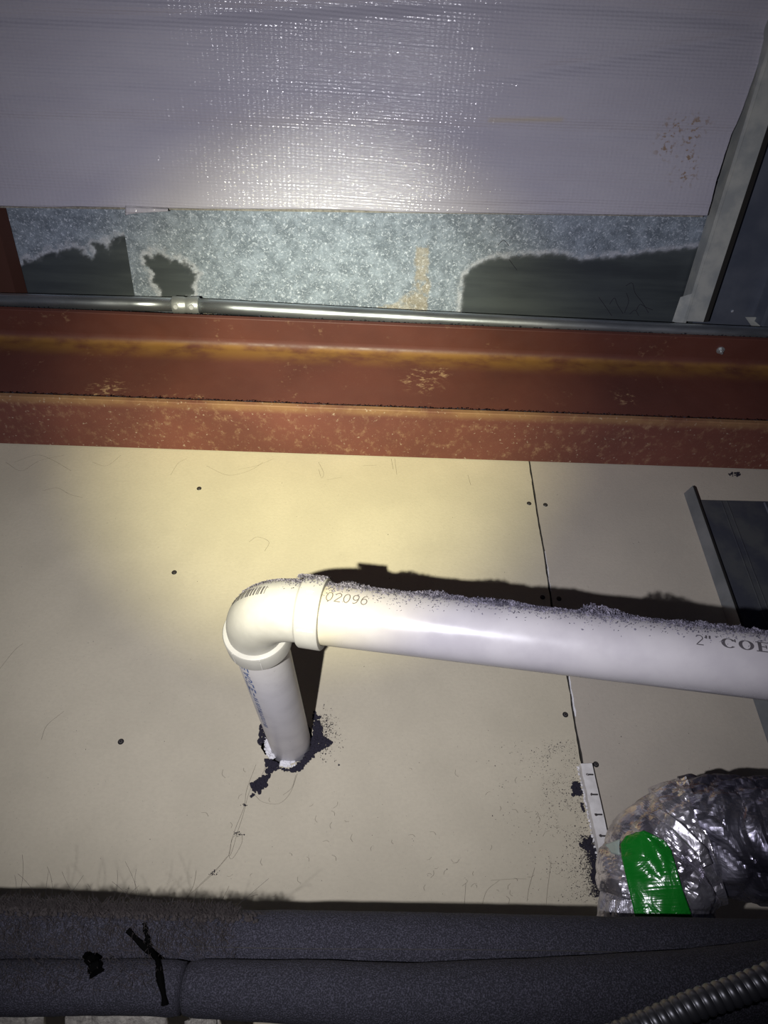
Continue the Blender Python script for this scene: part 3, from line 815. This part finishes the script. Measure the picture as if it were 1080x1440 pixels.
for i in range(9000):
    tt = random.uniform(R(5), ang+.1); ph = random.uniform(R(10), R(100)); lim = R(46)+R(14)*noise.noise(V((tt*4, 2, 0)))
    if ph < lim and random.random() < 1-math.exp(-(lim-ph)/.12): continue
    mb.chip(tor(min(tt, ang), ph, .0006), random.uniform(.0004, .0012))
for i in range(6000):
    th = random.uniform(-.3, 1.7); u = random.uniform(-.004, HUB)
    if th > .85 and random.random() < 1-math.exp(-(th-.85)/.15): continue
    if th > .7 and noise.noise(V((u*260, th*14, 7))) < 0: continue
    p = A1+rdn*u+(up_*math.cos(th)+tw*math.sin(th))*(HR+.0006); mb.chip(p, random.uniform(.0005, .0014))
tag(mb.build('pipe_dust', DUST), 'fluffy grey dust settled along the top of the white drain pipe', 'dust', kind='stuff')
mb = MB()
for i in range(260):
    a = random.uniform(0, 2*math.pi); u = random.uniform(.0, .22)
    q = (V((0, -1, 0)))
    pass
# ------------------------------------------------------------------ black crumbs round the pipe's hole, trail and spilled clump
def scatter_poly(mb, poly, n, r0, r1, thick=.5, off=.0005):
    xs = [p[0] for p in poly]; ys = [p[1] for p in poly]; k = 0; tries = 0
    while k < n and tries < n*30:
        tries += 1; x = random.uniform(min(xs), max(xs)); y = random.uniform(min(ys), max(ys))
        if not in_poly(x, y, poly): continue
        if seg_d(x, y, poly) < 1.5 and random.random() < .5: continue
        mb.blob(W(x, y, off+random.uniform(0, .002)), random.uniform(r0, r1), (1, thick, 1)); k += 1
mb = MB()
scatter_poly(mb, [(441, 1000), (450, 1010), (454, 1035), (468, 1044), (455, 1052), (442, 1062), (425, 1080), (418, 1087), (408, 1083), (425, 1068), (438, 1050), (440, 1020)], 380, .0016, .0036)
scatter_poly(mb, [(372, 1066), (382, 1068), (392, 1075), (390, 1082), (382, 1088), (375, 1088), (374, 1078)], 110, .0016, .0034)
scatter_poly(mb, [(384, 1084), (380, 1092), (374, 1096), (378, 1104), (370, 1108), (366, 1116), (354, 1110), (353, 1104), (362, 1096), (376, 1088)], 130, .0016, .0034)
scatter_poly(mb, [(352, 1118), (360, 1112), (357, 1118), (353, 1122)], 10, .001, .002)
scatter_poly(mb, [(390, 1079), (420, 1081), (414, 1086), (392, 1083)], 40, .001, .002)
scatter_poly(mb, [(361, 1045), (366, 1018), (370, 1020), (374, 1038), (370, 1048), (362, 1052)], 60, .0015, .003)
for i in range(420):
    x = 450+abs(random.gauss(0, 12)); y = random.gauss(1030, 17)
    mb.chip(W(x, y, .0008), random.uniform(.0005, .0017))
for px, py, s_ in ((345, 1132, 3), (334, 1171, 4), (303, 1226, 4), (337, 1174, 3), (299, 1229, 3)):
    for k in range(9): mb.chip(W(px+random.gauss(0, s_*.8), py-random.gauss(0, s_*.3), .001), .0016)
tag(mb.build('pipe_hole_crumbs', CRUMB), 'black insulation crumbs clumped round the hole where the drain pipe leaves the wall', 'debris', kind='stuff')
# specks by the strip at the right of the left board
mb = MB()
for i in range(2600):
    y = random.uniform(1040, 1270); xs_ = 815+(y-1078)*.19
    x = xs_-abs(random.gauss(0, 45 if y < 1180 else 38)); 
    if noise.noise(V((x*.03, y*.03, 3))) < -.25: continue
    mb.chip(W(x, y, .0004), random.uniform(.0003, .0012))
for i in range(2300):
    y = random.uniform(1175, 1262); xs_ = 815+(y-1078)*.19
    mb.chip(W(xs_-abs(random.gauss(0, 9)), y, .0006), random.uniform(.0005, .0018))
for i in range(500):
    mb.chip(W(random.uniform(380, 1000), random.uniform(665, 1265), .0003), random.uniform(.0003, .0009))
for i in range(160):
    mb.chip(W(random.uniform(10, 340), random.uniform(640, 1260), .0003), random.uniform(.0003, .0008))
scatter_poly(mb, [(815, 1098), (808, 1100), (803, 1110), (806, 1118), (818, 1118)], 60, .0018, .0035)
scatter_poly(mb, [(819, 1125), (817, 1135), (822, 1142)], 16, .0015, .0025)
scatter_poly(mb, [(828, 1178), (812, 1186), (818, 1192), (828, 1200), (833, 1215), (832, 1240), (840, 1250), (840, 1200)], 130, .0015, .0035)
scatter_poly(mb, [(1022, 664), (1040, 664), (1050, 668), (1034, 671), (1024, 668)], 26, .0014, .003)
tag(mb.build('wall_specks', CRUMB), 'dark specks and crumbs sprinkled over the lower right of the large drywall board', 'debris', kind='stuff')

# hairs and lint
def hair_px(mb, pts, r=.00012, off=.0012, depth=None):
    P = [W(x, y, off+random.uniform(0, .0008)) if depth is None else atD(x, y, depth) for x, y in pts]
    mb.strand(lerp_path(P, max(6, len(P)*5)), r)
mb = MB()
for h in ([(388, 1040), (366, 1095), (352, 1110), (342, 1145), (334, 1170), (325, 1200), (318, 1206), (300, 1228), (262, 1262)],
          [(360, 1075), (347, 1110), (343, 1135), (330, 1168), (322, 1200), (327, 1207), (340, 1185), (338, 1172), (326, 1180), (320, 1205), (280, 1245)],
          [(418, 1088), (408, 1115), (392, 1130), (370, 1128), (358, 1118)], [(398, 1118), (410, 1108), (416, 1090)],
          [(276, 1224), (272, 1245), (262, 1264)], [(322, 1246), (314, 1262), (305, 1272)], [(655, 1242), (653, 1272)], [(650, 1246), (657, 1240), (655, 1236)],
          [(690, 1238), (720, 1236), (740, 1236)], [(702, 1238), (685, 1252), (678, 1272)], [(752, 1220), (744, 1248), (741, 1268)], [(775, 1212), (770, 1250), (768, 1272)],
          [(335, 660), (360, 655), (385, 645)], [(290, 655), (320, 668), (350, 662), (370, 650)], [(240, 668), (250, 652), (262, 645)], [(60, 690), (80, 686), (98, 695), (116, 700)],
          [(350, 762), (362, 755), (378, 762), (372, 775)], [(448, 650), (455, 665), (452, 672), (448, 660)], [(550, 645), (553, 660)], [(555, 645), (558, 668)], [(658, 668), (662, 682)],
          [(510, 655), (530, 654)], [(460, 675), (480, 671)], [(20, 650), (50, 640), (70, 645), (100, 662)], [(58, 1040), (66, 1020), (90, 1000)], [(0, 940), (20, 915), (32, 905)],
          [(8, 650), (30, 662), (55, 648), (90, 640)], [(130, 650), (150, 655), (170, 640)]):
    hair_px(mb, h)
for i in range(60):
    x, y = random.uniform(280, 790), random.uniform(1080, 1262); a = random.uniform(0, 6.3); L = random.uniform(4, 12)
    hair_px(mb, [(x, y), (x+L*math.cos(a)*.6, y+L*math.sin(a)*.5), (x+L*math.cos(a+.4), y+L*math.sin(a+.4))], .00013)
tag(mb.build('wall_hairs', HAIR), 'long thin hairs and cobweb threads clinging to the drywall', 'lint', kind='stuff')

# ------------------------------------------------------------------ strip with staples at the foot of the joint
sa, sb = W(820, 1078), W(853, 1230)
sv = (sb-sa).normalized(); sx = V((0, 1, 0)).cross(sv).normalized()
if sx.x < 0: sx = -sx
L_ = (sb-sa).length+.06
STAPM = mat('tarnished_wire', (.10, .09, .09), .4, .6)
stp = thing('nailing_strip', 'narrow off-white strip with wire staples fixed over the foot of the board joint', 'trim strip')
mb = MB(); vs = []; nn = 60
for i in range(nn+1):
    u = L_*i/nn; jl_ = -.0078+.0012*noise.noise(V((u*90, 0, 0))); jr = .0095+.0003*noise.noise(V((u*60, 3, 0)))
    c = sa+sv*u
    vs += [c+sx*jl_+V((0, -.0002, 0)), c+sx*jl_+V((0, -.014, 0)), c+sx*jr+V((0, -.014, 0)), c+sx*jr+V((0, -.0002, 0))]
fs = [(i*4+k, i*4+k+1, i*4+5+k, i*4+4+k) for i in range(nn) for k in range(3)]+[(0, 1, 2, 3), (nn*4+3, nn*4+2, nn*4+1, nn*4)]
STRIPM = mat('off_white_strip', (.5, .48, .47), .7); t = NT(STRIPM); t.color(t.mix(t.ramp(t.noise(60, 5), .35, .7), (.74, .72, .70), (.58, .56, .54)))
mb.add(vs, fs).build('strip_body', STRIPM, stp)
for py in (1091, 1119, 1147, 1177, 1208):
    px = 820+(py-1078)*.215+6; c = W(px, py, .0082); c = sa+sv*((c-sa).dot(sv))+sx*.003+V((0, -.0147, 0))
    mb = MB(); pts = [c-sx*.0048+V((0, .002, .0006)), c-sx*.0046, c+sx*.0042+sv*.0004, c+sx*.0046+V((0, .002, 0))]
    tube(mb, pts, .0011, 8); mb.blob(c-sx*.0046, .0022); mb.build('staple', STAPM, stp)
# dirt stuck on the strip's left edge
mb = MB()
for i in range(90):
    u = random.uniform(0, L_*.8); mb.blob(sa+sv*u+sx*(-.0088+random.uniform(-.001, .001))+V((0, -.002, 0)), random.uniform(.0008, .002))
mb.build('ragged_edge', GYP, stp)

# ------------------------------------------------------------------ metal framing at the right of the wall
frm = thing('wall_stud', 'grey metal stud edge standing off the drywall beside a dark sheet on the right', 'stud')
b0_, b1_ = W(962, 694), W(1060, 985); fx = (b0_.x+b1_.x)/2
zt = b0_.z
mb = MB(); e0 = V((b0_.x, WY, b0_.z)); dv = (b1_-b0_).normalized(); e1 = e0+dv*1.1; dep = V((.008, -.024, .0))
mb.add([e0-V((0, 0, .0)), e0+dep, e1+dep, e1], [(0, 1, 2, 3)]); o = mb.build('stud_flange', GALV, frm); sol(o, .0014)
mb = MB(); mb.add([e0+dep, e0+dep+V((.006, .004, 0)), e1+dep+V((.006, .004, 0)), e1+dep], [(0, 1, 2, 3)]); sol(mb.build('stud_shade_strip', VOID, frm), .001)  # near-black strip paints the shadow line beside the flange
shp = thing('sheet_metal_panel', 'dark grey sheet metal panel fixed on the drywall at the right edge', 'panel')
tl = W(982, 703, .006); tr = W(1400, 712, .006)
mb = MB(); q0 = V((fx-.02 if False else e0.x+.004, WY-.006, tl.z)); 
mb.add([q0, V((1.3, WY-.006, tr.z)), V((1.3, WY-.006, -.4)), e1+V((.006, -.006, 0))], [(0, 3, 2, 1)])
o = mb.build('panel_face', DARKP, shp); sol(o, .004, -1)
for xa, ya in ((1014, 705), (1022, 705)):
    a = W(xa, ya, .0095); b = a+dv*.9; mb = MB(); tube(mb, [a, b], .0012, 6); mb.build('pressed_rib', DARKP, shp)
a = W(1075, 707, .0095); mb = MB(); tube(mb, [a, a+dv*.5], .0022, 6); mb.build('side_bead', BLUEG, shp)

# ------------------------------------------------------------------ crumpled foil duct with green tape
duct = thing('foil_duct', 'crumpled silver foil covered duct elbow at the lower right under green tape', 'duct')
def crump(amp, sc):
    def f(p, u, th):
        q = p*sc; q = q+V((noise.noise(q*.8), noise.noise(q*.8+V((3, 1, 2))), noise.noise(q*.8+V((7, 5, 1)))))*.6
        v = noise.voronoi(q)[0]; e = min(v[1]-v[0], .35)/.35
        w = noise.voronoi(q*2.3+V((4, 4, 4)))[0]; e2 = min(w[1]-w[0], .3)/.3
        return amp*(e-.6+.35*(e2-.5)+.7*noise.noise(p*sc*.7)+.12*noise.noise(q*7))
    return f
dpx = [(925, 1430, .74), (922, 1330, .76), (921, 1270, .775), (930, 1225, .785), (955, 1190, .79), (1000, 1176, .785), (1050, 1178, .77), (1110, 1184, .755), (1250, 1196, .73), (1420, 1212, .71)]
path = lerp_path([atD(*p) for p in dpx], 168)
def sub(a, b): i0, i1 = int(a*150), (168 if b == 1.0 else int(b*150)); return path[i0:i1+1]
def duct_piece(name, a, b, r, m, amp, sc, prof=None):
    mb = MB(); pts = sub(a, b); n = len(pts)
    # refine
    fine = []
    for i in range(n-1):
        for k in range(2): fine.append(pts[i].lerp(pts[i+1], k/2))
    fine.append(pts[-1]); rr = [r*(prof(i/(len(fine)-1)) if prof else 1) for i in range(len(fine))]
    tube(mb, fine, rr, 110, crump(amp, sc)); return mb.build(name, m, duct, False)
pc = []
pc.append(duct_piece('foil_collar', 0, .27, .0635, FOILK, .0040, 26, lambda u: 1-.10*u))
pc.append(duct_piece('foil_elbow', .25, .535, .061, FOIL, .0050, 20, lambda u: .95+.1*math.sin(math.pi*min(1, u*1.1))))
pc.append(duct_piece('foil_sleeve', .515, .60, .064, FOIL, .004, 22))
pc.append(duct_piece('foil_jacket', .585, 1.0, .0625, FOILD, .0055, 15))
bpy.context.view_layer.update()
def bvh_of(objs):
    vs = []; fs = []
    for o in objs:
        n = len(vs); vs += [v.co.copy() for v in o.data.vertices]; fs += [tuple(i+n for i in p.vertices) for p in o.data.polygons]
    return BVHTree.FromPolygons(vs, fs)
bv = bvh_of(pc)
def patch(rows, name, m, off, parent, nu=30, nv=40, wave=0):
    """rows: pixel pairs (left, right) from top to bottom, laid on the duct's surface"""
    mb = MB(); vs = []
    D = []
    for j in range(nv+1):
        u = j/nv*(len(rows)-1); k = min(int(u), len(rows)-2); f = u-k
        l = [rows[k][0][i]*(1-f)+rows[k+1][0][i]*f for i in (0, 1)]; r = [rows[k][1][i]*(1-f)+rows[k+1][1][i]*f for i in (0, 1)]
        row = []
        for i in range(nu+1):
            g = i/nu; px, py = l[0]*(1-g)+r[0]*g, l[1]*(1-g)+r[1]*g
            d = ray(px, py).normalized(); h = bv.ray_cast(V((0, 0, 0)), d)
            row.append((h[0].length if h[0] else None, d))
        D.append(row)
    last = .78
    dist = [[(x[0] if x[0] else .79) for x in row] for row in D]
    for _ in range(4):      # relax so that tape bridges the creases
        nd = [r[:] for r in dist]
        for j in range(nv+1):
            for i in range(nu+1):
                nb = [dist[min(nv, max(0, j+a))][min(nu, max(0, i+b))] for a in (-1, 0, 1) for b in (-1, 0, 1)]
                nd[j][i] = min(dist[j][i]+.0005, sum(nb)/9)
        dist = nd
    for j in range(nv+1):
        for i in range(nu+1):
            dd = dist[j][i]-off-wave*(noise.noise(V((i*.15, j*.12, 2)))+.5*noise.noise(V((i*.1, j*.6, 9))))
            vs.append(D[j][i][1]*dd)
    w = nu+1; fs = [(j*w+i, (j+1)*w+i, (j+1)*w+i+1, j*w+i+1) for j in range(nv) for i in range(nu)]
    o = mb.add(vs, fs).build(name, m, parent, True); sol(o, .0005, 1); return o
patch([((893, 1171), (906, 1168)), ((880, 1176), (934, 1182)), ((872, 1187), (944, 1196)), ((874, 1205), (951, 1220)), ((882, 1240), (960, 1252)), ((896, 1302), (978, 1302))], 'green_tape', TAPE, .0028, duct, wave=.0012)
CLR = mat('clear_tape', (.25, .3, .27), .2, spec=.6)
patch([((850, 1188), (872, 1180)), ((856, 1193), (871, 1190)), ((860, 1200), (872, 1203))], 'clear_tape_end', CLR, .0036, duct, 8, 6, .001)
patch([((915, 1143), (927, 1136)), ((946, 1167), (960, 1158)), ((981, 1203), (995, 1194)), ((986, 1222), (1002, 1214))], 'foil_seam', FOIL, .0055, duct, 6, 40, .0015)

# ------------------------------------------------------------------ black foam insulated lines across the bottom
def foam(name, label, ppx, r, wob=0.0015):
    th_ = thing(name, label, 'pipe insulation')
    P = lerp_path([atD(*p[:3]) for p in ppx], 220); rads = [p[3] for p in ppx]; m_ = len(ppx)-1
    rr = []
    for i in range(221):
        u = i/220*m_; k = min(int(u), m_-1); rr.append(rads[k]*(1-(u-k))+rads[k+1]*(u-k))
    return th_, P, rr
def foam_piece(th_, P, rr, i0, i1, name, lump):
    mb = MB(); pts = P[i0:i1+1]; r2 = rr[i0:i1+1][:]
    n = len(pts)
    tube(mb, pts, r2, 72, lambda p, u, t_: lump*noise.noise(p*22)+lump*.5*noise.noise(p*60)-.0016*(math.exp(-(u*n/1.6)**2)+math.exp(-((1-u)*n/1.6)**2)))
    return mb.build(name, FOAM, th_, True)
up_l, P, rr = foam('foam_insulated_line', 'upper of the two black foam insulated lines crossing the bottom, fuzzy with lint at left',
    [(-160, 1306, .64, .0255), (60, 1310, .635, .0255), (250, 1321, .635, .024), (600, 1328, .63, .0245), (900, 1334, .63, .0245), (1080, 1338, .63, .0245), (1260, 1342, .63, .0245)], .025)
foam_piece(up_l, P, rr, 0, 78, 'foam_sleeve', .0022); foam_piece(up_l, P, rr, 77, 220, 'foam_sleeve', .0006)
# closing slit of the upper sleeve
mb = MB(); slit = [(x, y) for x, y in ((272, 1331), (400, 1334), (600, 1335), (800, 1337), (900, 1340))]
bvf = bvh_of([o for o in up_l.children])
def cast(bv, px, py, off): d = ray(px, py).normalized(); h = bv.ray_cast(V((0, 0, 0)), d); return d*((h[0].length if h[0] else .6)-off)
sp_ = []
for i in range(60):
    f = i/59*4; k = min(int(f), 3); g = f-k; sp_.append(cast(bvf, slit[k][0]*(1-g)+slit[k+1][0]*g, slit[k][1]*(1-g)+slit[k+1][1]*g, -.0002))
tube(mb, sp_, .0004, 6); mb.build('slit_seam', VOID, up_l)
lo_l, P2, rr2 = foam('foam_insulated_line', 'lower and nearer of the two black foam insulated lines crossing the bottom',
    [(-160, 1386, .59, .0195), (60, 1389, .59, .0195), (215, 1388, .59, .0195), (420, 1394, .58, .0215), (600, 1402, .575, .0235), (900, 1396, .57, .027), (1080, 1388, .565, .031), (1260, 1372, .56, .034)], .02)
foam_piece(lo_l, P2, rr2, 0, 70, 'foam_sleeve', .001); foam_piece(lo_l, P2, rr2, 71, 220, 'foam_sleeve', .0007)
BLKT = mat('black_tape', (.002, .002, .002), 1, spec=0)
bvl = bvh_of(list(up_l.children)+list(lo_l.children))
# black tape tails at the sleeve joint
for k_, (pl, wv) in enumerate(([[(180, 1308), (196, 1325), (212, 1338), (222, 1352), (225, 1375), (230, 1398), (232, 1412)], .0026], [[(203, 1298), (206, 1315), (212, 1332)], .002], [[(124, 1346), (132, 1358), (136, 1370)], .005])):
    mb = MB(); P_ = [cast(bvl, x, y, .0014) for x, y in pl]; tube(mb, lerp_path(P_, 24), [wv*(1-.25*math.sin(i*.7)) for i in range(25)], 8)
    mb.build('tape_tail', BLKT, lo_l)
# lint fuzz
mb = MB()
def fuzz(x0, x1, yf, n, L0, L1, r=.00014, bvx=bvl):
    for i in range(n):
        x = random.uniform(x0, x1); y = yf(x); p = cast(bvx, x, y, .0003)
        a = random.gauss(R(90), .7); L = random.uniform(L0, L1); c = random.uniform(-1.4, 1.4); pts = [p]
        for k in range(4):
            a += c*.25; p = p+(_r*math.cos(a)+_u*math.sin(a)-_f*random.uniform(-.2, .3))*L/4; pts.append(p)
        mb.strand(pts, r)
top = lambda x: 1272+x*.036+random.uniform(0, 8)
fuzz(-20, 330, top, 2600, .003, .014); fuzz(-20, 330, lambda x: random.uniform(1280, 1350), 1500, .003, .012)
fuzz(330, 370, lambda x: 1286, 60, .002, .006); fuzz(0, 230, lambda x: random.uniform(1350, 1400), 350, .002, .008)
for i in range(26):
    x = random.uniform(0, 330); p = cast(bvl, x, top(x), .001); pts = [p]; a = R(random.uniform(20, 150)); L = random.uniform(.02, .05)
    c = random.uniform(-1.5, 1.5)
    for k in range(7): a += c*.2; p = p+(_r*math.cos(a)+_u*math.sin(a))*L/7; pts.append(p)
    mb.strand(pts, .00013)
tag(mb.build('lint_fuzz', BROWN), 'brown fuzzy lint and fibres along the upper foam line at bottom left', 'lint', kind='stuff')
# small crumbs on top of the foam at the left
mb = MB()
for i in range(500):
    x = random.uniform(-10, 360); p = cast(bvl, x, 1273+x*.036+random.uniform(-1, 12), .001); mb.blob(p, random.uniform(.0008, .0025))
for cxp in (97, 118, 155, 220, 307):
    for i in range(14): mb.blob(cast(bvl, cxp+random.gauss(0, 3), 1273+cxp*.04, .002)+_u*random.uniform(0, .003), .0016)
tag(mb.build('foam_lint_clumps', BROWN), 'dark lint clumps on top of the upper foam line at left', 'lint', kind='stuff')
# pale torn fibre showing beneath the foam at the bottom left
pf = MB()
def tuft(px0, px1, y0, y1, z, n):
    vs = []; nx, ny = 60, 14
    for j in range(ny+1):
        for i in range(nx+1):
            fx_ = i/nx; px = px0+(px1-px0)*fx_; top_ = y0+7*noise.noise(V((px*.05, 1, 0)))+5*noise.noise(V((px*.3, 4, 0)))+18*abs(2*fx_-1)**5
            py = top_+(y1-top_)*j/ny; dd = z+.004*noise.noise(V((px*.06, py*.06, 0)))+.002*noise.noise(V((px*.3, py*.3, 4))); vs.append(atD(px, py, dd))
    pf.add(vs, [(j*(nx+1)+i, (j+1)*(nx+1)+i, (j+1)*(nx+1)+i+1, j*(nx+1)+i+1) for j in range(ny) for i in range(nx)])
tuft(-120, 60, 1400, 1560, .66, 0); tuft(92, 232, 1395, 1560, .66, 0); tuft(268, 305, 1420, 1560, .66, 0)
o = pf.build('torn_fibre_wrap', FIBRE, None, True); sol(o, .006, -1)
tag(o, 'pale torn fibre wrap showing under the foam lines at the bottom left corner', 'insulation')
# ------------------------------------------------------------------ flexible armoured conduit in the bottom right corner
fx_t = thing('flexible_conduit', 'ribbed flexible metal conduit crossing the bottom right corner', 'conduit')
fp = lerp_path([atD(*p) for p in ((700, 1520, .50), (860, 1462, .50), (970, 1416, .50), (1050, 1388, .50), (1140, 1350, .50), (1260, 1300, .5))], 420)
Lf = sum((a-b).length for a, b in zip(fp, fp[1:])); acc = 0; rads = []
for i, p in enumerate(fp):
    if i: acc += (p-fp[i-1]).length
    rads.append(acc)
mb = MB(); seg = 28; fr = frames(fp); vs = []
for (p, d, a, b), s_ in zip(fr, rads):
    for k in range(seg):
        th = 2*math.pi*k/seg; ph = (s_/.0062-th/(2*math.pi)) % 1
        r = .0082+.0014*abs(math.sin(math.pi*ph))**.6
        vs.append(p+(a*math.cos(th)+b*math.sin(th))*r)
fs = [(i*seg+k, i*seg+(k+1) % seg, (i+1)*seg+(k+1) % seg, (i+1)*seg+k) for i in range(len(fp)-1) for k in range(seg)]
mb.add(vs, fs).build('armour', FLEXM, fx_t, True)

# fix normals of swept meshes
for o in list(COL.objects):
    if o.type == 'MESH' and o.name.split('.')[0] in ('foam_sleeve', 'armour', 'foil_collar', 'foil_elbow', 'foil_sleeve', 'foil_jacket', 'conduit_length', 'coupling', 'set_screw', 'bolt'):
        bm = bmesh.new(); bm.from_mesh(o.data); bmesh.ops.recalc_face_normals(bm, faces=bm.faces); bm.to_mesh(o.data); bm.free()
# put each thing's empty at the base of its parts, keeping the parts where they are
bpy.context.view_layer.update()
for o in list(COL.objects):
    if o.type == 'EMPTY' and o.children:
        lo = V((1e9,)*3); hi = V((-1e9,)*3)
        for c in o.children:
            for b in c.bound_box:
                q = V(b); lo = V(map(min, lo, q)); hi = V(map(max, hi, q))
        o.location = V(((lo.x+hi.x)/2, (lo.y+hi.y)/2, lo.z))
        place(o)
